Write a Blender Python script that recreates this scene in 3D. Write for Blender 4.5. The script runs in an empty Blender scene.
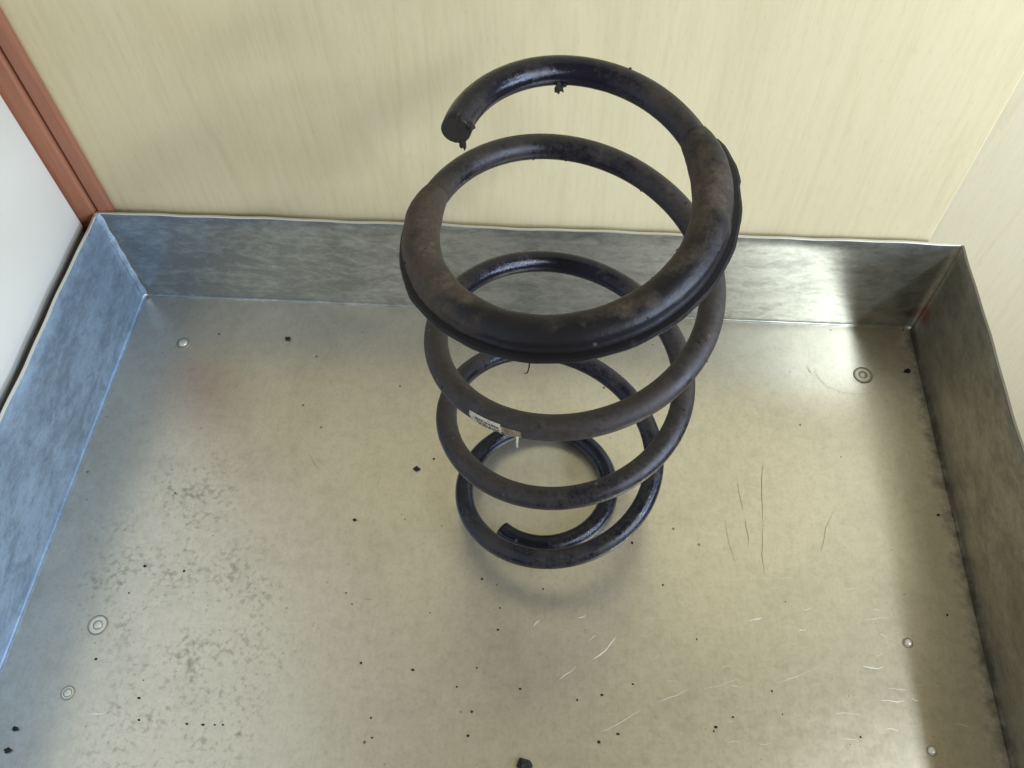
import bpy, math, random
from mathutils import Vector, Matrix
random.seed(4)
S = 0.58                      # metres per layout unit (camera height = 1 unit)
sc = bpy.context.scene
col = sc.collection

# ------------------------------------------------------------------ camera
cam_d = bpy.data.cameras.new('camera'); cam = bpy.data.objects.new('camera', cam_d); col.objects.link(cam)
cR = Vector((0.99743689, 0.06895633, -0.01909654)); cU = Vector((-0.04737112, 0.83642694, 0.54602742)); cF = Vector((-0.05362491, 0.54372327, -0.83754963))
cC = Vector((0.630940694, -0.779264986, 1.0)) * S
cam.matrix_world = Matrix(((cR.x, cU.x, -cF.x, cC.x), (cR.y, cU.y, -cF.y, cC.y), (cR.z, cU.z, -cF.z, cC.z), (0, 0, 0, 1)))
cam_d.sensor_width = 36; cam_d.lens = 36 * 854.525 / 1024; cam_d.clip_start = 0.01; cam_d.clip_end = 100
sc.camera = cam

# ------------------------------------------------------------------ light
w = bpy.data.worlds.new('World'); sc.world = w; w.use_nodes = True
w.node_tree.nodes['Background'].inputs[0].default_value = (1.0, 0.78, 0.30, 1)
w.node_tree.nodes['Background'].inputs[1].default_value = 0.22

def area(name, loc, target, sx, sy, power, color, spread=180):
    d = bpy.data.lights.new(name, 'AREA'); d.shape = 'RECTANGLE'; d.size = sx * S; d.size_y = sy * S
    d.energy = power; d.color = color; d.spread = math.radians(spread)
    o = bpy.data.objects.new(name, d); col.objects.link(o); o.location = Vector(loc) * S
    z = (Vector(loc) - Vector(target)).normalized()
    y = Vector((0, 1, 0)); y = (y - z * y.dot(z)).normalized(); x = y.cross(z)
    o.matrix_world = Matrix(((x.x, y.x, z.x, loc[0] * S), (x.y, y.y, z.y, loc[1] * S), (x.z, y.z, z.z, loc[2] * S), (0, 0, 0, 1)))
    return o
# high window strip on the right, long in depth: neutral daylight
area('window_high', (1.137 + .52 * 1.0, -1.0, .172 + 1.0), (.9, -0.1, 0.0), 0.09, 1.1, 6.3, (0.92, 1.0, 1.0))
# low window further right, towards the photographer: cool sky light
area('window_low', (2.5, -1.2, 0.75), (0.0, -0.25, 0.1), 0.45, 1.3, 13.0, (0.68, 0.81, 1.0))

sc.view_settings.view_transform = 'Standard'; sc.view_settings.look = 'None'
sc.view_settings.exposure = 0.0; sc.view_settings.gamma = 1.0; sc.view_settings.use_curve_mapping = False
sc.cycles.max_bounces = 8

# ------------------------------------------------------------------ helpers
W, H = 1.13674, 0.17214       # tray inner width and wall height
def floor_pt(px, py, z=0.0):
    d = cF + cR * ((px - 512) / 854.525) - cU * ((py - 384) / 854.525)
    c = cC / S; s = (z - c.z) / d.z
    p = c + d * s
    return p.x, p.y

def mesh(name, verts, faces, mat, parent=None, smooth=False, bevel=0.0):
    me = bpy.data.meshes.new(name)
    me.from_pydata([(v[0] * S, v[1] * S, v[2] * S) for v in verts], [], faces); me.validate()
    if smooth:
        me.polygons.foreach_set('use_smooth', [True] * len(me.polygons))
    me.materials.append(mat)
    o = bpy.data.objects.new(name, me); col.objects.link(o)
    if parent: o.parent = parent
    if bevel:
        m = o.modifiers.new('bevel', 'BEVEL'); m.width = bevel * S; m.segments = 2; m.limit_method = 'ANGLE'
    return o
def box(x0, x1, y0, y1, z0, z1):
    v = [(x0, y0, z0), (x1, y0, z0), (x1, y1, z0), (x0, y1, z0), (x0, y0, z1), (x1, y0, z1), (x1, y1, z1), (x0, y1, z1)]
    f = [(0, 3, 2, 1), (4, 5, 6, 7), (0, 1, 5, 4), (1, 2, 6, 5), (2, 3, 7, 6), (3, 0, 4, 7)]
    return v, f
def thing(name, label, cat, group=None, loc=(0, 0, 0)):
    o = bpy.data.objects.new(name, None); col.objects.link(o); o.empty_display_size = 0.02
    o.location = Vector(loc) * S
    return tag(o, label, cat, group)
def tag(o, label, cat, group=None):
    o['label'] = label; o['category'] = cat
    if group: o['group'] = group
    return o

class NT:
    def __init__(s, name):
        s.m = bpy.data.materials.new(name); s.m.use_nodes = True; s.t = s.m.node_tree
        s.b = s.t.nodes['Principled BSDF']
    def n(s, typ, **kw):
        nd = s.t.nodes.new(typ)
        for k, v in kw.items():
            if k.startswith('i_'):
                key = k[2:]; key = int(key) if key.isdigit() else key.replace('_', ' ')
                if isinstance(v, bpy.types.NodeSocket): s.t.links.new(v, nd.inputs[key])
                else: nd.inputs[key].default_value = v
            else: setattr(nd, k, v)
        return nd
    def link(s, a, b): s.t.links.new(a, b)
    def co(s, scale=(1, 1, 1), loc=(0, 0, 0), rot=(0, 0, 0)):
        tc = s.n('ShaderNodeTexCoord')
        mp = s.n('ShaderNodeMapping', i_Vector=tc.outputs['Object']); mp.inputs['Scale'].default_value = scale
        mp.inputs['Location'].default_value = loc; mp.inputs['Rotation'].default_value = rot
        return mp.outputs[0]
    def noise(s, vec, scale, detail=4, rough=0.55, dist=0.0):
        return s.n('ShaderNodeTexNoise', i_Vector=vec, i_Scale=scale, i_Detail=detail, i_Roughness=rough, i_Distortion=dist).outputs[0]
    def ramp(s, fac, stops):
        r = s.n('ShaderNodeValToRGB', i_Fac=fac); e = r.color_ramp.elements
        while len(e) < len(stops): e.new(0.5)
        for el, (p, c) in zip(e, stops):
            el.position = p; el.color = (c, c, c, 1) if isinstance(c, (int, float)) else (*c, 1)
        return r.outputs[0]
    def math(s, op, a, b=0.0, c=None, clamp=False):
        nd = s.n('ShaderNodeMath', operation=op, use_clamp=clamp)
        for i, v in enumerate((a, b) if c is None else (a, b, c)):
            if isinstance(v, bpy.types.NodeSocket): s.link(v, nd.inputs[i])
            else: nd.inputs[i].default_value = v
        return nd.outputs[0]
    def mix(s, fac, a, b, blend='MIX'):
        nd = s.n('ShaderNodeMix', data_type='RGBA', blend_type=blend)
        for i, v in ((0, fac), (6, a), (7, b)):
            if isinstance(v, bpy.types.NodeSocket): s.link(v, nd.inputs[i])
            else: nd.inputs[i].default_value = v if i == 0 else (*v, 1)
        return nd.outputs[2]
    def blob(s, pos, rad):
        tc = s.n('ShaderNodeTexCoord')
        d = s.n('ShaderNodeVectorMath', operation='DISTANCE'); s.link(tc.outputs['Object'], d.inputs[0])
        d.inputs[1].default_value = Vector(pos) * S
        return s.math('SUBTRACT', 1.0, s.math('DIVIDE', d.outputs['Value'], rad * S), clamp=True)
    def bump(s, h, strength, dist=0.001):
        b = s.n('ShaderNodeBump', i_Height=h, i_Strength=strength, i_Distance=dist)
        s.link(b.outputs[0], s.b.inputs['Normal'])
    def set(s, **kw):
        for k, v in kw.items():
            sk = s.b.inputs[k.replace('_', ' ')]
            if isinstance(v, bpy.types.NodeSocket): s.link(v, sk)
            elif isinstance(v, tuple): sk.default_value = (*v, 1) if len(v) == 3 else v
            else: sk.default_value = v
        return s.m

# ------------------------------------------------------------------ materials
def galvanised(name, streak, base=0.50, rough=0.36, floor=False, metallic=0.85, grime=None, red=None, tint=(1, 1, 1), patina=0.0, patina_shade=None):
    t = NT(name)
    big = t.noise(t.co(), 7, 3, 0.5)
    mid = t.noise(t.co(scale=streak), 120 if floor else 60, 6, 0.7, 0.3)
    fine = t.noise(t.co(scale=streak), 380, 4, 0.7)
    a = t.math('ADD', t.math('MULTIPLY', big, 0.3 if floor else 0.45), t.math('MULTIPLY', mid, 0.7 if floor else 0.55))
    c = t.ramp(a, [(0.12 if floor else 0.33, (base * .66, base * .66, base * .66)), (0.5, (base * .95, base * .95, base * .95)), (0.92 if floor else 0.68, (base * 1.12, base * 1.12, base * 1.12))])
    c = t.mix(t.ramp(fine, [(0.36, 0.2 if floor else 0.32), (0.52, 0.0)]), c, (base * .55, base * .55, base * .55))
    c = t.mix(1.0, c, tint, 'MULTIPLY')
    if patina:     # dull dark oxide bloom, cloudy with fine crystals, drawn out along the sheet
        p1 = t.noise(t.co(scale=streak), 42, 8, 0.72, 0.6); p2 = t.noise(t.co(scale=streak), 150, 6, 0.7, 0.4)
        pp = t.math('ADD', t.math('MULTIPLY', p1, 0.6), t.math('MULTIPLY', p2, 0.4))
        if patina_shade: pp = t.math('ADD', pp, t.math('MULTIPLY', t.math('SUBTRACT', t.blob(*patina_shade), 0.15), 0.10))  # extra patina around one spot, partly standing in for shade there
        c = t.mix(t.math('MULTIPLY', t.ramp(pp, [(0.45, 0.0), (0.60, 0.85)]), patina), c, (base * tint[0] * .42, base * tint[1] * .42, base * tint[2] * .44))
        sp_ = t.noise(t.co(), 520, 3, 0.6); c = t.mix(t.ramp(sp_, [(0.60, 0.0), (0.72, 0.35 * patina)]), c, (base * tint[0] * 1.35, base * tint[1] * 1.35, base * tint[2] * 1.35))
    if floor:
        # old oily stain spots, bunched on the left half
        bl = None
        for (px, py, r) in ((195, 495, .09), (150, 560, .10), (235, 585, .08), (190, 680, .11), (140, 715, .08), (215, 725, .07), (240, 655, .09), (120, 600, .08), (150,740,.1)):
            x, y = floor_pt(px, py); k = t.blob((x, y, 0), r)
            bl = k if bl is None else t.math('MAXIMUM', bl, k)
        sp = t.noise(t.co(), 230, 3, 0.55)
        blob2 = t.noise(t.co(), 34, 3, 0.6)
        thr = t.math('ADD', t.math('MULTIPLY', sp, 0.7), t.math('MULTIPLY', blob2, 0.4))
        st = t.math('MULTIPLY', t.ramp(thr, [(0.57, 0.0), (0.74, 0.6)]), t.ramp(bl, [(0.0, 0.0), (0.55, 1.0)]))
        c = t.mix(st, c, (0.15, 0.15, 0.12))
        # wider dull film
        br_ = t.noise(t.co(scale=(5, .22, 1)), 130, 4, 0.65)
        c = t.mix(t.ramp(br_, [(0.30, 0.10), (0.5, 0.0), (0.72, 0.0)]), c, (0.36, 0.34, 0.28))
        film = t.math('MULTIPLY', t.ramp(t.noise(t.co(), 16, 5, 0.65), [(0.5, 0.0), (0.8, 0.22)]), 1.0)
        c = t.mix(film, c, (0.30, 0.29, 0.25))
        # sparse dark freckles everywhere
        v = t.n('ShaderNodeTexVoronoi', i_Vector=t.co(), i_Scale=55.0)
        fr = t.math('MULTIPLY', t.ramp(v.outputs['Distance'], [(0.035, 0.8), (0.075, 0.0)]), t.ramp(t.noise(t.co(loc=(3, 1, 0)), 9, 2), [(0.52, 0.0), (0.6, 1.0)]))
        c = t.mix(fr, c, (0.05, 0.045, 0.035))
        # reddish bloom by the back left
        x, y = floor_pt(205, 392); c = t.mix(t.math('MULTIPLY', t.blob((x, y, 0), .09), 0.3), c, (0.34, 0.24, 0.22))
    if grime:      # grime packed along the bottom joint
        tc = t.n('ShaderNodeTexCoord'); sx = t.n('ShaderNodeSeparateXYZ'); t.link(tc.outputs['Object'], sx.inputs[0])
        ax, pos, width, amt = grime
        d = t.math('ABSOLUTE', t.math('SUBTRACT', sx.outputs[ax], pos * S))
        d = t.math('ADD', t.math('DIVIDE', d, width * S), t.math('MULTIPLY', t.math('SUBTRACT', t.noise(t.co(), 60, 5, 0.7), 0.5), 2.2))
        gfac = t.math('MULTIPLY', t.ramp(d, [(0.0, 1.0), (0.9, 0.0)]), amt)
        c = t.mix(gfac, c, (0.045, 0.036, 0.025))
    gk = None
    if grime: gk = gfac
    if red:
        for (p, r, amt) in red:
            k = t.math('MULTIPLY', t.ramp(t.math('ADD', t.blob(p, r), t.math('MULTIPLY', t.math('SUBTRACT', t.noise(t.co(), 120, 3), .5), .5)), [(0.25, 0.0), (0.7, 1.0)]), amt)
            c = t.mix(k, c, (0.30, 0.035, 0.05))
    rr = t.math('ADD', rough - (0.05 if floor else 0.1), t.math('MULTIPLY', a, 0.1 if floor else 0.2))
    t.bump(t.math('ADD', t.math('MULTIPLY', mid, 0.6), t.math('MULTIPLY', fine, 0.3)), 0.12, 0.0006)
    if gk is not None:
        rr = t.math('ADD', rr, t.math('MULTIPLY', gk, 0.3)); metallic = t.math('MULTIPLY', metallic, t.math('SUBTRACT', 1.0, gk))
    return t.set(Base_Color=c, Metallic=metallic, Roughness=rr)

M = {}
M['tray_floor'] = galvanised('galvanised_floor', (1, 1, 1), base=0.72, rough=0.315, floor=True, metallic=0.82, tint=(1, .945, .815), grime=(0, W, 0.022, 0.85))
M['tray_back'] = galvanised('galvanised_back', (0.6, 1, 1.3), base=0.56, rough=0.30, metallic=0.88, tint=(.96, 1, 1), patina=0.8, patina_shade=((.12, 0, .06), .42), red=[((W - .008, 0, .035), .02, .5)])
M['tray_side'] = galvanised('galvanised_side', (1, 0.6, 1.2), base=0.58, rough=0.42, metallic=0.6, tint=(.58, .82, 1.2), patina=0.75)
M['tray_right'] = galvanised('galvanised_right', (1, 0.6, 1.2), base=0.38, rough=0.42, tint=(1, .93, .76), patina=0.7, grime=(2, 0.0, 0.014, 1.0), red=[((W, -.012, .045), .026, .55), ((W, -.09, .07), .022, .2)])  # base darkened and browned to carry the shade on this side
t = NT('cut_edge'); M['edge'] = t.set(Base_Color=(0.72, 0.72, 0.70), Metallic=0.8, Roughness=0.32)
t = NT('dull_edge'); M['dull_edge'] = t.set(Base_Color=(0.16, 0.15, 0.12), Metallic=0.5, Roughness=0.55)
t = NT('rivet_metal'); M['rivet'] = t.set(Base_Color=(0.74, 0.72, 0.65), Metallic=0.45, Roughness=0.4)
t = NT('rivet_seat'); M['rivet_ring'] = t.set(Base_Color=(0.30, 0.285, 0.24), Metallic=0.4, Roughness=0.6)

def birch(name, a, b):
    t = NT(name)
    g1 = t.noise(t.co(scale=(1, 1, 0.16)), 20, 6, 0.6, 1.2)
    g2 = t.noise(t.co(scale=(1, 1, 0.06)), 330, 5, 0.7)
    big = t.noise(t.co(scale=(1, 1, 0.5)), 4.0, 3, 0.5)
    cl = t.noise(t.co(scale=(1, 1, 0.10), rot=(0, .04, 0)), 7.0, 3, 0.45, 0.3)
    cw = t.math('PINGPONG', t.math('MULTIPLY', cl, 9.0), 0.5)
    f = t.math('ADD', t.math('MULTIPLY', g1, 0.5), t.math('MULTIPLY', big, 0.5))
    c = t.mix(t.ramp(f, [(0.35, 0.0), (0.65, 1.0)]), a, b)
    c = t.mix(t.ramp(g2, [(0.3, 0.30), (0.55, 0.0)]), c, (a[0] * .80, a[1] * .76, a[2] * .66))
    c = t.mix(t.ramp(cw, [(0.0, 0.12), (0.10, 0.0)]), c, (a[0] * .66, a[1] * .6, a[2] * .5))
    fl = t.noise(t.co(scale=(1, 1, .22)), 520, 3, .6)
    c = t.mix(t.ramp(fl, [(0.57, 0.0), (0.74, 0.20)]), c, (a[0] * .6, a[1] * .52, a[2] * .42))
    t.bump(g2, 0.06, 0.0004)
    return t.set(Base_Color=c, Roughness=0.5)
M['birch'] = birch('birch_plywood', (0.695, 0.602, 0.395), (0.73, 0.648, 0.445))
M['cream'] = birch('cream_board', (0.685, 0.63, 0.475), (0.70, 0.645, 0.49))
t = NT('white_laminate')
n_ = t.noise(t.co(), 12, 3); M['white'] = t.set(Base_Color=t.mix(n_, (0.74, 0.76, 0.77), (0.80, 0.81, 0.81)), Roughness=0.42)
t = NT('mahogany')
g = t.noise(t.co(scale=(1, 1, 0.04)), 160, 5, 0.65, 0.4); g2 = t.noise(t.co(scale=(1, 1, .2)), 22, 3)
c = t.mix(t.ramp(g, [(0.3, 0.0), (0.7, 1.0)]), (0.27, 0.095, 0.058), (0.42, 0.175, 0.11)); c = t.mix(t.math('MULTIPLY', g2, .35), c, (0.40, 0.20, 0.13))
t.bump(g, 0.15, 0.0005); M['mahogany'] = t.set(Base_Color=c, Roughness=0.42)
t = NT('pale_board'); n_ = t.noise(t.co(scale=(1, .1, 1)), 60, 4)
M['pale_wood'] = t.set(Base_Color=t.mix(n_, (0.46, 0.36, 0.24), (0.56, 0.45, 0.31)), Roughness=0.7)  # pale brown, lightened so the board still shows in the shade

def painted(name, dust_col, base, r0, r1, cover):
    t = NT(name)
    at = t.n('ShaderNodeAttribute', attribute_name='dust')
    n1 = t.noise(t.co(), 55, 5, 0.65); n2 = t.noise(t.co(), 420, 4, 0.7); n3 = t.noise(t.co(), 16, 3, .5)
    v = t.math('ADD', t.math('MULTIPLY', n1, 0.55), t.math('ADD', t.math('MULTIPLY', n2, 0.2), t.math('MULTIPLY', n3, 0.35)))
    d = t.math('ADD', t.math('MULTIPLY', t.math('SUBTRACT', v, 0.55), 1.5), t.math('MULTIPLY', t.math('SUBTRACT', at.outputs['Fac'], 0.5), 0.75))
    d = t.ramp(t.math('ADD', d, 0.5), [(0.34, 0.0), (0.68, 1.0)])
    dc = t.mix(t.ramp(n2, [(0.35, 0.0), (0.7, 1.0)]), tuple(k * .55 for k in dust_col), dust_col)
    dc = t.mix(t.ramp(t.noise(t.co(loc=(5, 2, 1)), 38, 5, 0.7), [(0.48, 0.0), (0.64, 0.7)]), dc, (dust_col[0] * .82, dust_col[1] * .68, dust_col[2] * .56))
    dc = t.mix(t.ramp(t.noise(t.co(loc=(1, 7, 3)), 70, 6, 0.7), [(0.55, 0.0), (0.68, 0.6)]), dc, (dust_col[0] * 1.45, dust_col[1] * 1.5, dust_col[2] * 1.55))
    c = t.mix(t.math('MULTIPLY', d, cover), base, dc)
    # pale scuffs
    vo = t.n('ShaderNodeTexVoronoi', i_Vector=t.co(), i_Scale=95.0)
    sc_ = t.math('MULTIPLY', t.ramp(vo.outputs['Distance'], [(0.05, 0.7), (0.13, 0.0)]), t.ramp(t.noise(t.co(loc=(2, 0, 0)), 30, 2), [(0.5, 0.0), (0.6, 1.0)]))
    c = t.mix(t.math('MULTIPLY', sc_, .5), c, (0.22, 0.20, 0.18))
    rr = t.math('ADD', t.math('ADD', r0, t.math('MULTIPLY', d, r1 - r0)), t.math('MULTIPLY', t.math('SUBTRACT', n2, 0.5), 0.25))
    t.bump(t.math('ADD', t.math('ADD', t.math('MULTIPLY', n1, 0.5), n2), t.math('MULTIPLY', d, 0.35)), 0.3, 0.0007)
    return t.set(Base_Color=c, Roughness=rr, Specular_IOR_Level=0.42, Specular_Tint=(0.78, 0.82, 1.0, 1.0))
M['paint'] = painted('black_painted_steel', (0.062, 0.052, 0.047), (0.007, 0.007, 0.014), 0.17, 0.58, 0.8)
M['rubber'] = painted('dusty_black_rubber', (0.098, 0.080, 0.063), (0.007, 0.006, 0.008), 0.44, 0.8, 0.92)
t = NT('rubber_crumb'); n_ = t.noise(t.co(), 900, 3); M['crumb'] = t.set(Base_Color=t.mix(n_, (0.005, 0.0045, 0.004), (0.018, 0.015, 0.012)), Roughness=0.8)
t = NT('cut_steel_end'); n_ = t.noise(t.co(), 500, 4); M['cut'] = t.set(Base_Color=t.mix(n_, (0.006, 0.005, 0.005), (0.028, 0.022, 0.018)), Roughness=0.7)
t = NT('sticker_paper'); n_ = t.noise(t.co(), 300, 4); M['sticker'] = t.set(Base_Color=t.mix(t.ramp(n_, [(.4, 0.), (.62, .7)]), (0.62, 0.60, 0.54), (0.36, 0.32, 0.26)), Roughness=0.6)
t = NT('sticker_residue'); n_ = t.noise(t.co(), 400, 4); M['residue'] = t.set(Base_Color=t.mix(t.ramp(n_, [(.4, 0.), (.6, 1.)]), (0.16, 0.12, 0.09), (0.30, 0.24, 0.18)), Roughness=0.7)
t = NT('sticker_ink'); M['ink'] = t.set(Base_Color=(0.03, 0.03, 0.03), Roughness=0.7)
t = NT('bright_scratch'); M['scratch'] = t.set(Base_Color=(0.86, 0.86, 0.83), Metallic=0.5, Roughness=0.35)
t = NT('dark_scratch'); M['dscratch'] = t.set(Base_Color=(0.38, 0.36, 0.30), Metallic=0.6, Roughness=0.5)

# ------------------------------------------------------------------ setting
YB = 0.013                     # face of the plywood behind the tray
def structure(name, v, f, mat, label, **kw):
    o = mesh(name, v, f, mat, **kw); o['kind'] = 'structure'; o['label'] = label; return o
v, f = box(-0.08, 1.101, YB, YB + 0.03, -0.6, 2.6); structure('wall_back', v, f, M['birch'], 'pale birch plywood wall behind the tray', bevel=0.002)
v, f = box(0.7, 3.2, 0.12, 0.15, -1.4, 2.6); structure('wall_rear', v, f, M['cream'], 'cream board wall beyond the edge of the plywood')
v, f = box(-0.035, -0.020, -2.2, -0.0115, 0.157, 2.6); structure('wall_left', v, f, M['white'], 'white laminate panel to the left of the tray', bevel=0.002)
v, f = box(-0.115, -0.025, -2.2, -0.012, -0.6, 0.156); structure('wall_base', v, f, M['pale_wood'], 'light-wood board behind the bottom edge of the white panel')
v, f = box(-0.024, 1.12, -1.05, YB - 0.002, -0.06, -0.006); structure('table_top', v, f, M['pale_wood'], 'wooden top the tray stands on')

# mahogany moulding in the corner: thin edge, wide rounded face, groove, narrow strip
cm = thing('corner_moulding', 'red-brown wooden moulding in the corner between white panel and plywood', 'moulding', loc=(-0.02, YB, 0))
def vprofile(name, pts, z0, z1, mat, parent):
    off = parent.location / S
    v = [(x - off.x, y - off.y, z) for z in (z0, z1) for (x, y) in pts]; n = len(pts)
    f = [(i, (i + 1) % n, n + (i + 1) % n, n + i) for i in range(n)] + [tuple(range(n))[::-1], tuple(range(n, 2 * n))]
    return mesh(name, v, f, mat, parent, bevel=0.0012)
zb = 0.10
vprofile('edge_strip', [(-0.0395, YB - 0.0235), (-0.0345, YB - 0.0235), (-0.0345, YB - .001), (-0.0395, YB - .001)], zb, 2.6, M['mahogany'], cm)
vprofile('face_board', [(-0.0335, YB - 0.020), (-0.030, YB - 0.0225), (-0.004, YB - 0.0135), (-0.002, YB - 0.0105), (-0.002, YB - .001), (-0.0335, YB - .001)], zb, 2.6, M['mahogany'], cm)
vprofile('cover_strip', [(0.0005, YB - 0.0085), (0.003, YB - 0.010), (0.018, YB - 0.008), (0.021, YB - 0.0045), (0.021, YB - .0005), (0.0005, YB - .0005)], zb, 2.6, M['mahogany'], cm)

# ------------------------------------------------------------------ tray
tray = thing('metal_tray', 'shallow grey galvanised sheet-metal tray with upright sides under the spring', 'tray')
TH = 0.0042; FR = 0.004; YF = -0.98
def warp(x, y, z):
    return 0.0011 * math.sin(6.1 * x + 3.3 * y + 1) * math.sin(5.0 * y - 2.0 * x + 9 * z) + 0.0005 * math.sin(19 * x + 7 * z) * math.sin(17 * y + 4 * z + 1)
# floor sheet, gently uneven
nx, ny = 90, 76; v = []; f = []
x0, x1, y0, y1 = 0.0, W, YF, 0.0
for j in range(ny + 1):
    for i in range(nx + 1):
        x = x0 + FR + (x1 - x0 - 2 * FR) * i / nx; y = y0 + FR + (y1 - y0 - 2 * FR) * j / ny
        e = min(1, min(x - FR, W - FR - x, y - YF - FR, -FR - y) / 0.05)
        v.append((x, y, warp(x, y, 0) * e))
for j in range(ny):
    for i in range(nx):
        a = j * (nx + 1) + i; f.append((a, a + 1, a + nx + 2, a + nx + 1))
fl = mesh('floor_panel', v, f, M['tray_floor'], tray, smooth=True)

def side(name, along, n, mat, place, wav=0.0):
    # profile in (depth out from inside, z): bend, inner face, rim, outer face
    prof = []
    for k in range(7):
        a = math.pi / 2 * k / 6; prof.append((FR - FR * math.sin(a), FR - FR * math.cos(a)))
    for k in range(1, 9): prof.append((0.0, FR + (H - FR) * k / 8))
    inner_n = len(prof)
    prof += [(-TH * .15, H + TH * .25), (-TH * .85, H + TH * .25), (-TH, H), (-TH, 0.0), (-TH, -0.004), (FR, -0.004)]
    v = []; f = []; m = len(prof)
    for i in range(n + 1):
        u = along[0] + (along[1] - along[0]) * i / n
        for (d, z) in prof:
            hz = max(0, z / H)
            dd = d + wav * hz * (math.sin(9 * u + 2) * .6 + math.sin(23 * u + 5 * z) * .4)
            zz = z + (0.0007 * math.sin(31 * u) + 0.0005 * math.sin(83 * u + 1)) * (1 if z > H * .98 else 0)
            v.append(place(u, dd, zz))
    for i in range(n):
        for k in range(m):
            a = i * m + k; b = i * m + (k + 1) % m
            f.append((a, b, b + m, a + m))
    f.append(tuple(range(m))); f.append(tuple(n * m + k for k in range(m))[::-1])
    o = mesh(name, v, f, mat, tray, smooth=True)
    o.data.materials.append(M['dull_edge' if name == 'right_panel' else 'edge'])
    for p in o.data.polygons:
        k = p.index % m if p.index < n * m else -1
        if inner_n - 1 <= k <= inner_n + 1: p.material_index = 1; p.use_smooth = False
        if k > inner_n + 1 or k < 0: p.use_smooth = False
    return o
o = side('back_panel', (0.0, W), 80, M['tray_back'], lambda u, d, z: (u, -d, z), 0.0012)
o['label'] = 'grey back side of the tray against the plywood'
o = side('left_panel', (YF, -0.0), 70, M['tray_side'], lambda u, d, z: (d, u, z), 0.0012)
o['label'] = 'left side of the tray in bluish zinc'
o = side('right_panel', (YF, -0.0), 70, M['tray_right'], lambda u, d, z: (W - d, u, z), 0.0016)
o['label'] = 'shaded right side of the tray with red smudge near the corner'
side('front_panel', (0.0, W), 20, M['tray_side'], lambda u, d, z: (u, YF + d, z), 0.001)

# corner seams: thin folded lap standing proud at the two back corners
for (xc, sgn) in ((0.0, 1), (W, -1)):
    v = []; f = []
    n = 14
    for i in range(n + 1):
        z = 0.006 + (H - 0.004) * i / n; wb = (0.0024 + 0.0012 * math.sin(i * 2.1)) if sgn > 0 else 0.001
        v += [(xc + sgn * 0.0012, -0.004 - wb, z), (xc + sgn * 0.0040, -0.0040, z), (xc + sgn * (0.004 + wb), -0.0012, z)]
    for i in range(n):
        a = i * 3; f += [(a, a + 1, a + 4, a + 3), (a + 1, a + 2, a + 5, a + 4)]
    mesh('corner_seam', v, f, M['tray_side'] if sgn > 0 else M['tray_right'], tray, smooth=True)

# rivets
def lathe(prof, cx, cy, n=28):
    v = []; f = []; m = len(prof)
    for i in range(n):
        a = 2 * math.pi * i / n
        for (r, z) in prof: v.append((cx + r * math.cos(a), cy + r * math.sin(a), z))
    for i in range(n):
        for k in range(m - 1):
            a = i * m + k; b = ((i + 1) % n) * m + k; f.append((a, b, b + 1, a + 1))
    return v, f
for (px, py, hr, rr, hh) in ((183, 343, .0062, .0085, .0035), (98, 625, .0045, .0108, .0022), (68, 693, .0040, .0072, .0018), (863, 375, .0048, .0118, .0024), (908, 643, .0043, .0052, .0050), (932, 751, .0042, .0048, .0050)):
    x, y = floor_pt(px, py); z0 = warp(x, y, 0)
    prof = [(rr * 1.10, z0 - .001), (rr, z0 + .0006), (rr * .86, z0 + .0014), (hr * 1.25, z0 + .0011), (hr * 1.05, z0 + .0005), (hr, z0 + .0012), (hr * .92, z0 + hh * .7), (hr * .6, z0 + hh * .95), (0.0001, z0 + hh)]
    v, f = lathe(prof, x, y); rv = mesh('rivet', v, f, M['rivet'], tray, smooth=True)
    v, f = lathe([(rr * 1.13, z0 - .0006), (rr * 1.11, z0 + .0012), (rr * .99, z0 + .0013), (rr * .97, z0 - .0004)], x, y); mesh('rivet_seat', v, f, M['rivet_ring'], rv, smooth=True)
    v, f = lathe([(hr * 1.26, z0 + .0004), (hr * 1.24, z0 + .00135), (hr * 1.06, z0 + .00125), (hr * 1.02, z0 + .0004)], x, y); mesh('rivet_groove', v, f, M['rivet_ring'], rv, smooth=True)

# scratches in the floor
def strips(name, segs, mat, wd):
    v = []; f = []
    for (ax, ay, bx, by, k) in segs:
        p = Vector((*floor_pt(ax, ay), 0)); q = Vector((*floor_pt(bx, by), 0)); d = (q - p); L = d.length; d.normalize(); nrm = Vector((-d.y, d.x, 0))
        n = max(3, int(L / .008)); base = len(v)
        for i in range(n + 1):
            u = i / n; c = p + d * L * u + nrm * (random.uniform(-.0006, .0006) + .0012 * math.sin(5 * u + ax)); h = wd * k * (math.sin(math.pi * (0.06 + .88 * u)) ** .6) * random.uniform(.5, 1)
            z = warp(c.x, c.y, 0) + 0.0006
            v += [(c.x - nrm.x * h, c.y - nrm.y * h, z), (c.x + nrm.x * h, c.y + nrm.y * h, z)]
        for i in range(n):
            a = base + 2 * i; f.append((a, a + 2, a + 3, a + 1))
    o = mesh(name, v, f, mat, tray); o['kind'] = 'stuff'; return o
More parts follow.
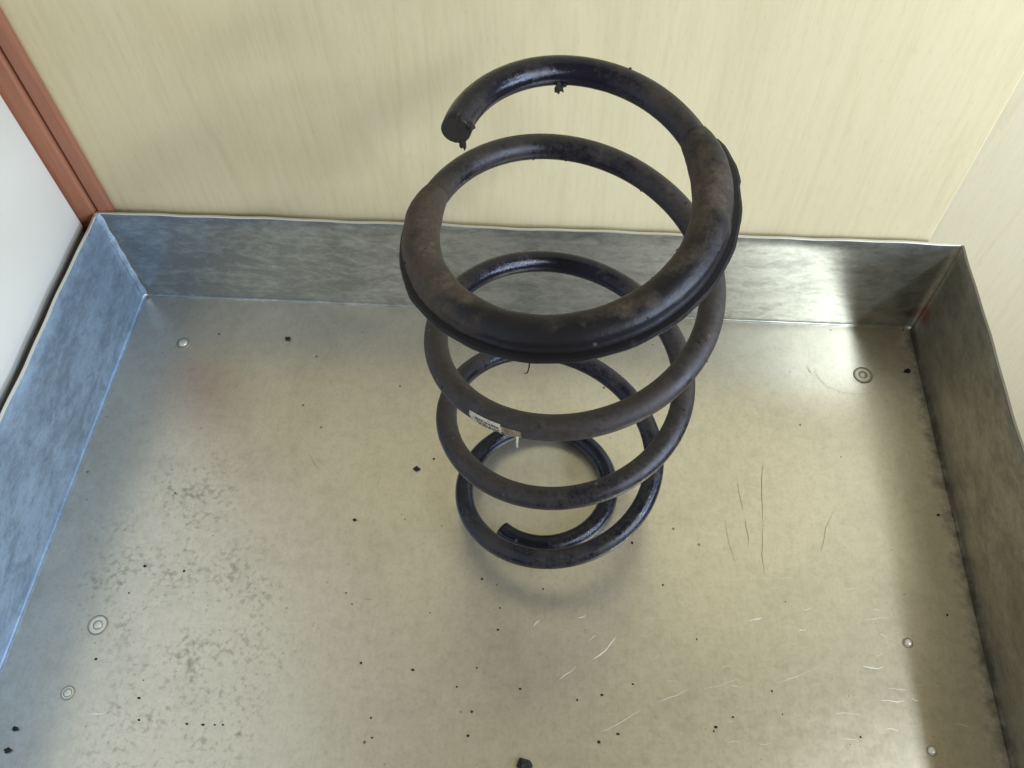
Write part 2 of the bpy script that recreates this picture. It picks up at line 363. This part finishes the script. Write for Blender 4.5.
br = [(593, 660, 617, 638, 1.3), (560, 681, 575, 666, .8), (534, 627, 539, 620, 1), (579, 619, 586, 615, 1), (749, 622, 762, 617, 1.6), (799, 632, 806, 628, 1.3), (865, 619, 889, 619, .7), (880, 635, 888, 637, 1), (863, 667, 884, 668, 1.5), (881, 701, 905, 701, 1.2), (911, 700, 918, 700, 1.4), (887, 689, 906, 689, .7), (835, 713, 860, 714, .5), (885, 729, 898, 730, 1), (801, 609, 813, 609, .8), (873, 610, 880, 610, .7), (955, 724, 970, 727, 1), (700, 690, 740, 679, .4), (775, 684, 818, 668, .5), (600, 732, 640, 712, .4), (655, 704, 690, 688, .5), (588, 640, 596, 636, .6), (845, 589, 858, 588, .5), (90, 715, 108, 712, 1.2), (876, 655, 884, 654, .5)]
for i in range(26):
    x = random.uniform(640, 930); y = random.uniform(560, 760); l = random.uniform(5, 18); br.append((x, y, x + l, y + random.uniform(-1, 1), random.uniform(.2, .5)))
strips('bright_scratches', br, M['scratch'], 0.00085)
dk = [(763, 462, 762, 520, .8), (762, 524, 764, 573, .7), (738, 480, 742, 510, .5), (746, 520, 748, 546, .8), (832, 512, 820, 552, .6), (309, 455, 320, 470, .6), (315, 458, 324, 464, .4), (806, 366, 812, 374, .8), (803, 372, 808, 378, .5), (365, 600, 372, 599, .8), (311, 627, 315, 622, .8), (725, 520, 735, 565, .3), (376, 490, 384, 470, .3)]
strips('dark_scratches', dk, M['dscratch'], 0.0008)
ringseg = []
cx, cy = 843, 368
for k in range(16):
    a0 = math.radians(70 + k * 7); a1 = math.radians(70 + k * 7 + 7)
    ringseg.append((cx + 42 * math.cos(a0) + 14, cy + 26 * math.sin(a0), cx + 42 * math.cos(a1) + 14, cy + 26 * math.sin(a1), .5))
strips('ring_scratch', ringseg, M['dscratch'], 0.0008)

# ------------------------------------------------------------------ coil spring
Q = [0.62599, -0.29483, -1.43494, 29.03661, 0.01782, 0.00072, 0.09029, 0.0966, 0.10086, 0.10964, 0.1188, 0.12119, 0.128, 0.12714, 0.12777, 0.12383, 0.11937, 0.12047, 0.12236, 0.12748, 0.12373, 0.11913, 0.1181, 0.11579, 0.12065, 0.1177, 0.11247, 0.09656, 0.08501, 0.07669, 0.07305, 0.08177, 0.57392, 0.56733, 0.54837, 0.52039, 0.49647, 0.48116, 0.4659, 0.43805, 0.4076, 0.37831, 0.35058, 0.3218, 0.29314, 0.26979, 0.24466, 0.21517, 0.17371, 0.13344, 0.10275, 0.07467, 0.0484, 0.02332, 0.0130, 0.0118, 0.0118, 0.0118]
KN = 26; RK = Q[6:6 + KN]; ZK = Q[6 + KN:]; TH0, TH1 = Q[2], Q[3]
RW = 0.0114
def cat(vals, s):
    m = len(vals); vp = [2 * vals[0] - vals[1]] + vals + [2 * vals[-1] - vals[-2]]
    s = min(max(s, 0), 1) * (m - 1); i = min(int(s), m - 2); u = s - i; a, b, c, d = vp[i:i + 4]
    return .5 * (2 * b + (c - a) * u + (2 * a - 5 * b + 4 * c - d) * u * u + (3 * b - a - 3 * c + d) * u ** 3)
def centre(th):
    s = (th - TH0) / (TH1 - TH0); r = cat(RK, s); z = max(cat(ZK, s), RW + .0005)
    return Vector((Q[0] + Q[4] * z + r * math.sin(th), Q[1] + Q[5] * z + r * math.cos(th), z))
def frame(th):
    e = 0.004; t = (centre(min(th + e, TH1)) - centre(max(th - e, TH0))).normalized()
    n = Vector((math.sin(th), math.cos(th), 0)); n = (n - t * n.dot(t)).normalized()
    b = n.cross(t);  b = b if b.z > 0 else -b
    return centre(th), t, n, b
spring = thing('coil_spring', 'tall black coil spring with rubber sleeve on its upper turn standing in the tray', 'spring', loc=(Q[0], Q[1], 0))
SO = Vector((Q[0], Q[1], 0))
def sweep(name, ths, profile, mat, parent, dust, caps=True, smooth=True):
    v = []; f = []; dv = []; m = None
    for i, th in enumerate(ths):
        c, t, n, b = frame(th); pr = profile(th, i); m = len(pr)
        for (pn, pb) in pr: v.append(tuple(c + n * pn + b * pb - SO)); dv.append(dust(math.degrees(th), pn, pb))
    for i in range(len(ths) - 1):
        for k in range(m):
            a = i * m + k; b2 = i * m + (k + 1) % m; f.append((a, a + m, b2 + m, b2))
    if caps: f.append(tuple(range(m))); f.append(tuple((len(ths) - 1) * m + k for k in range(m))[::-1])
    o = mesh(name, v, f, mat, parent, smooth=smooth)
    at = o.data.attributes.new('dust', 'FLOAT', 'POINT'); at.data.foreach_set('value', dv)
    if caps:
        for p in o.data.polygons:
            if len(p.vertices) > 4: p.use_smooth = False
    return o
def lerp_tab(tab, x):
    for (a, va), (b, vb) in zip(tab, tab[1:]):
        if x <= b: return va + (vb - va) * max(0, (x - a)) / (b - a)
    return tab[-1][1]
DT = [(-82, .30), (0, .22), (40, .45), (60, .55), (285, .75), (305, .35), (345, .45), (380, .30), (430, .62), (470, .62), (520, .66), (600, .72), (640, .6), (665, .12), (730, .15), (790, .35), (820, .45), (870, .40), (900, .42), (980, .55), (1010, .25), (1090, .25), (1150, .3), (1200, .2), (1240, .35), (1300, .4), (1340, .2), (1380, .05), (1664, .15)]
def wdust(d, pn, pb): return lerp_tab(DT, d) + 0.14 * pb / RW
NTH = 560
ths = [TH0 + (TH1 - TH0) * i / NTH for i in range(NTH + 1)]
NS = 22
def wprof(th, i):
    k = 0.93 if i in (0, NTH) else 1.0
    return [(RW * k * math.cos(2 * math.pi * j / NS), RW * k * math.sin(2 * math.pi * j / NS)) for j in range(NS)]
ths[1] = ths[0] + 0.008; ths[-2] = ths[-1] - 0.008
wire = sweep('wire', ths, wprof, M['paint'], spring, wdust)
wire.data.materials.append(M['cut'])
for p in wire.data.polygons:
    if len(p.vertices) > 4: p.material_index = 1

# rubber sleeve: split hose with a lip on its outer lower side
D = math.radians
SA, SB = D(63), D(291); RS = 0.0157
LIP = -0.14                     # lip direction in the section (radians, 0 = outward, down negative)
LA, LB = D(67), D(276)
n = 150
sth = [SA + (SB - SA) * i / n for i in range(n + 1)]
sth.insert(1, SA + .006); sth.insert(-1, SB - .006)
rnd = [random.uniform(-1, 1) for _ in range(400)]
def srad(th):
    e = min((th - SA), (SB - th)); g = 0.74 + 0.26 * min(1, max(0, e) / 0.28) ** .8
    return RS * g
NSS = 40
def sprof(th, i):
    r0 = srad(th) * (0.9 if i == 0 or i == len(sth) - 1 else 1) * (1 + .012 * math.sin(17 * th) + .006 * rnd[i])
    out = []
    for j in range(NSS):
        a = -math.pi + 2 * math.pi * j / NSS
        r = r0 * (1.0 + 0.05 * math.cos(a - .8))
        da = a - (LIP + .42)
        r -= 0.0018 * math.exp(-(da / .15) ** 2)          # groove above the lip
        out.append((r * math.cos(a), r * math.sin(a)))
    return out
ST = [(60, .55), (75, .50), (95, .62), (110, .52), (130, .36), (160, .22), (200, .14), (210, .22), (220, .66), (250, .72), (280, .8), (292, .6)]
def sdust(d, pn, pb):
    inner = -pn / RS; k = 1 if d < 190 else 0
    wob = .10 * math.sin(d * .21 + 3 * pn / RS) + .07 * math.sin(d * .53 + 5 * pb / RS)
    return lerp_tab(ST, d + 5 * math.sin(4 * math.atan2(pb, pn))) + 0.06 * pb / RS + .24 * inner * k + wob
sleeve = sweep('rubber_sleeve', sth, sprof, M['rubber'], spring, sdust)
sleeve['label'] = 'thick dusty black rubber sleeve over the upper turn'
lth = [LA + (LB - LA) * i / 120 for i in range(121)]
def lprof(th, i):
    r0 = srad(th) ; g = min(1.0, .75 + i / 8, max(0.0, (120 - i) / 22))
    L = (0.0070 + 0.00012 * rnd[i] + .0003 * math.sin(23 * th) + (.0012 if i < 12 else 0)) * g; hw = 0.0015
    ca, sa = math.cos(LIP), math.sin(LIP)
    pts = [(r0 * .8, -hw), (r0 * .99 + L * .7, -hw), (r0 * .99 + L, -hw * .5), (r0 * .99 + L, hw * .5), (r0 * .99 + L * .7, hw), (r0 * .8, hw)]
    return [(x * ca - y * sa, x * sa + y * ca) for x, y in pts]
lip = sweep('lip', lth, lprof, M['rubber'], sleeve, lambda d, a, b: .12, smooth=False)

# paper sticker wrapped on the wire
def patch(name, d0, d1, a0, a1, lift, mat, parent, jag=0.0, nu=18, nv=8):
    v = []; f = []
    for i in range(nu + 1):
        for j in range(nv + 1):
            dth = d0 + (d1 - d0) * i / nu
            if i in (0, nu): dth += random.uniform(-jag, jag)
            c, t, n_, b = frame(D(dth)); a = a0 + (a1 - a0) * j / nv; r = RW + lift
            v.append(tuple(c + n_ * r * math.cos(a) + b * r * math.sin(a) - SO))
    for i in range(nu):
        for j in range(nv):
            k = i * (nv + 1) + j; f.append((k, k + nv + 1, k + nv + 2, k + 1))
    return mesh(name, v, f, mat, parent, smooth=True)
st = patch('sticker', 560.5, 574.5, -0.62, 0.66, 0.0005, M['sticker'], spring, jag=.6)
st['label'] = 'small torn white paper sticker with dark print'
patch('sticker_residue', 553.0, 560.3, -0.6, 0.52, 0.0004, M['residue'], spring, jag=1.0, nu=8)
for row, (a0, a1) in enumerate(((0.26, 0.40), (0.02, 0.16), (-0.22, -0.08))):
    d = 561.5
    while d < 571.5 - row * .6:
        l = random.uniform(.35, 1.0)
        patch('printed_mark', d, d + l, a0, a1 + random.uniform(-.04, .05), 0.0009, M['ink'], st, nu=1, nv=2)
        d += l + random.uniform(.25, .7)
# loose curl of paper hanging off the wire
c, t, n_, b = frame(D(554.0)); v = []; f = []
for i in range(8):
    u = i / 7; p = c + n_ * (RW * 1.02 + .0008 + .004 * math.sin(u * 2)) + b * (RW * .05 - .012 * u) + t * (.0012 * u) - SO; ww = .0011 * (1 - .5 * u)
    v += [tuple(p - t * ww), tuple(p + t * ww)]
for i in range(7): f.append((2 * i, 2 * i + 2, 2 * i + 3, 2 * i + 1))
o = mesh('paper_curl', v, f, M['sticker'], spring); sm = o.modifiers.new('s', 'SOLIDIFY'); sm.thickness = .0004 * S

# caked dirt clinging to the wire
def lump(c, r, seed, squash=(1, 1, 1)):
    rg = random.Random(seed); import bmesh
    bm = bmesh.new(); bmesh.ops.create_icosphere(bm, subdivisions=2, radius=1)
    ph = [rg.uniform(0, 6) for _ in range(6)]
    v = []
    for vv in bm.verts:
        p = vv.co; k = 1 + .28 * math.sin(4 * p.x + ph[0]) * math.sin(4 * p.y + ph[1]) + .22 * math.sin(7 * p.z + ph[2] + 3 * p.x) + .12 * rg.uniform(-1, 1)
        v.append((c[0] + p.x * k * r * squash[0], c[1] + p.y * k * r * squash[1], c[2] + p.z * k * r * squash[2]))
    f = [tuple(x.index for x in fc.verts) for fc in bm.faces]; bm.free()
    return v, f
def clod(deg, ang, r, seed, sq=(1, 1, 1), off=0.0):
    c, t, n_, b = frame(D(deg)); p = c + (n_ * math.cos(ang) + b * math.sin(ang)) * (RW + off) - SO
    v, f = lump(p, r, seed, sq); return mesh('dirt_clod', v, f, M['crumb'], spring)
clod(-81.3, 2.8, .0032, 1); clod(-82, -1.9, .0024, 2, (1, .8, 1.5), .001); clod(-82, -2.0, .0018, 3, (.7, .7, 2.4), .0026); clod(-80.5, 1.8, .0036, 7)
clod(-10, -2.5, .0036, 4, (1, .8, 1.3), .002); clod(-7, -2.6, .0022, 5)
for i in range(34):
    dg = random.choice([random.uniform(-70, 55), random.uniform(300, 420), random.uniform(470, 620), random.uniform(830, 1000), random.uniform(1200, 1320)])
    a = random.uniform(0, 6.28); c, t, n_, b = frame(D(dg))
    clod(dg, a, random.uniform(.0005, .0011), 50 + i)
# torn wisp under the sleeve
c, t, n_, b = frame(D(192)); v = []; f = []
for i in range(9):
    u = i / 8; p = c + n_ * (RS * .9 + .004 * math.sin(3 * u)) - b * (RS * .75 + .016 * u) + t * (.006 * u * u) - SO; ww = .0005
    v += [tuple(p - t * ww), tuple(p + t * ww)]
for i in range(8): f.append((2 * i, 2 * i + 2, 2 * i + 3, 2 * i + 1))
o = mesh('torn_wisp', v, f, M['crumb'], sleeve); sm = o.modifiers.new('s', 'SOLIDIFY'); sm.thickness = .0006 * S
for i in range(30):     # ragged crumbs along the sleeve
    dg = random.uniform(64, 290); a = random.uniform(-3.1, 3.1)
    c, t, n_, b = frame(D(dg)); r = srad(D(dg)) * (1 + .05 * math.cos(a - .8)); p = c + (n_ * math.cos(a) + b * math.sin(a)) * r - SO
    v, f = lump(p, random.uniform(.0004, .0009), 300 + i); mesh('dirt_clod', v, f, M['crumb'], sleeve)

# ------------------------------------------------------------------ crumbs lying in the tray
big = [(525, 765, .0075, 'largest black crumb at the front edge of the tray floor'), (907, 371, .0042, 'round black crumb in the shade by the right side of the tray'), (288, 339, .0040, 'black crumb on the dark back part of the tray floor'),
       (16, 729, .0032, 'black crumb by the left side of the tray near the front'), (417, 469, .0038, 'black crumb left of the lower coils of the spring'), (8, 751, .0036, 'black crumb in the front left of the tray')]
for i, (px, py, r, lab) in enumerate(big):
    x, y = floor_pt(px, py); z = warp(x, y, 0)
    v, f = lump((0, 0, r * .45), r, 700 + i, (1.0, .75, .5)); o = mesh('rubber_crumb', v, f, M['crumb'])
    o.location = (x * S, y * S, z * S); tag(o, lab, 'crumb', 'black crumbs scattered in the tray')
small = [(355, 520, 5), (361, 663, 4), (346, 593, 3.5), (352, 604, 2.5), (184, 571, 4), (139, 698, 4), (187, 724, 4), (203, 725, 4), (215, 725, 3), (223, 725, 3), (139, 720, 3), (145, 566, 4), (129, 593, 3), (96, 659, 4), (175, 493, 3), (371, 718, 3), (372, 738, 3), (482, 579, 4), (498, 630, 4), (413, 670, 4.5), (477, 668, 3), (457, 687, 3), (520, 689, 3), (602, 695, 4), (577, 700, 3), (633, 684, 3), (472, 712, 5), (468, 736, 3.5), (618, 734, 4.5), (599, 742, 5), (716, 727, 5), (714, 731, 3), (543, 589, 3), (733, 717, 3), (697, 639, 3), (947, 615, 4), (938, 515, 4), (861, 737, 3), (772, 691, 3), (663, 585, 3), (219, 334, 3.5), (400, 386, 3.5), (434, 459, 3.5), (604, 388, 4), (632, 543, 4), (831, 330, 3), (903, 330, 4), (800, 425, 3), (950, 500, 4), (958, 540, 4), (966, 580, 5), (975, 615, 4), (985, 660, 6), (990, 682, 6), (996, 706, 5), (1003, 735, 6), (945, 480, 5), (430, 613, 2.5), (497, 585, 2.5), (500, 608, 2.5)]
for i in range(110): small.append((random.uniform(60, 980), random.uniform(310, 766), random.choice([.9, 1.1, 1.3, 1.7])))
for i in range(60):
    k = random.random(); small.append((918 + 95 * k + random.uniform(-9, 3), 340 + 425 * k, random.uniform(1.2, 3.2)))
v = []; f = []
for i, (px, py, s) in enumerate(small):
    x, y = floor_pt(px, py)
    if not (0.012 < x < W - .012): continue
    r = s * .00035; vv, ff = lump((x, y, warp(x, y, 0) + r * .4), r, 900 + i, (random.uniform(.7, 1.4), random.uniform(.7, 1.2), .55))
    k = len(v); v += vv; f += [tuple(q + k for q in a) for a in ff]
o = mesh('grit', v, f, M['crumb']); o['kind'] = 'stuff'; tag(o, 'fine black grit scattered over the tray floor', 'grit')
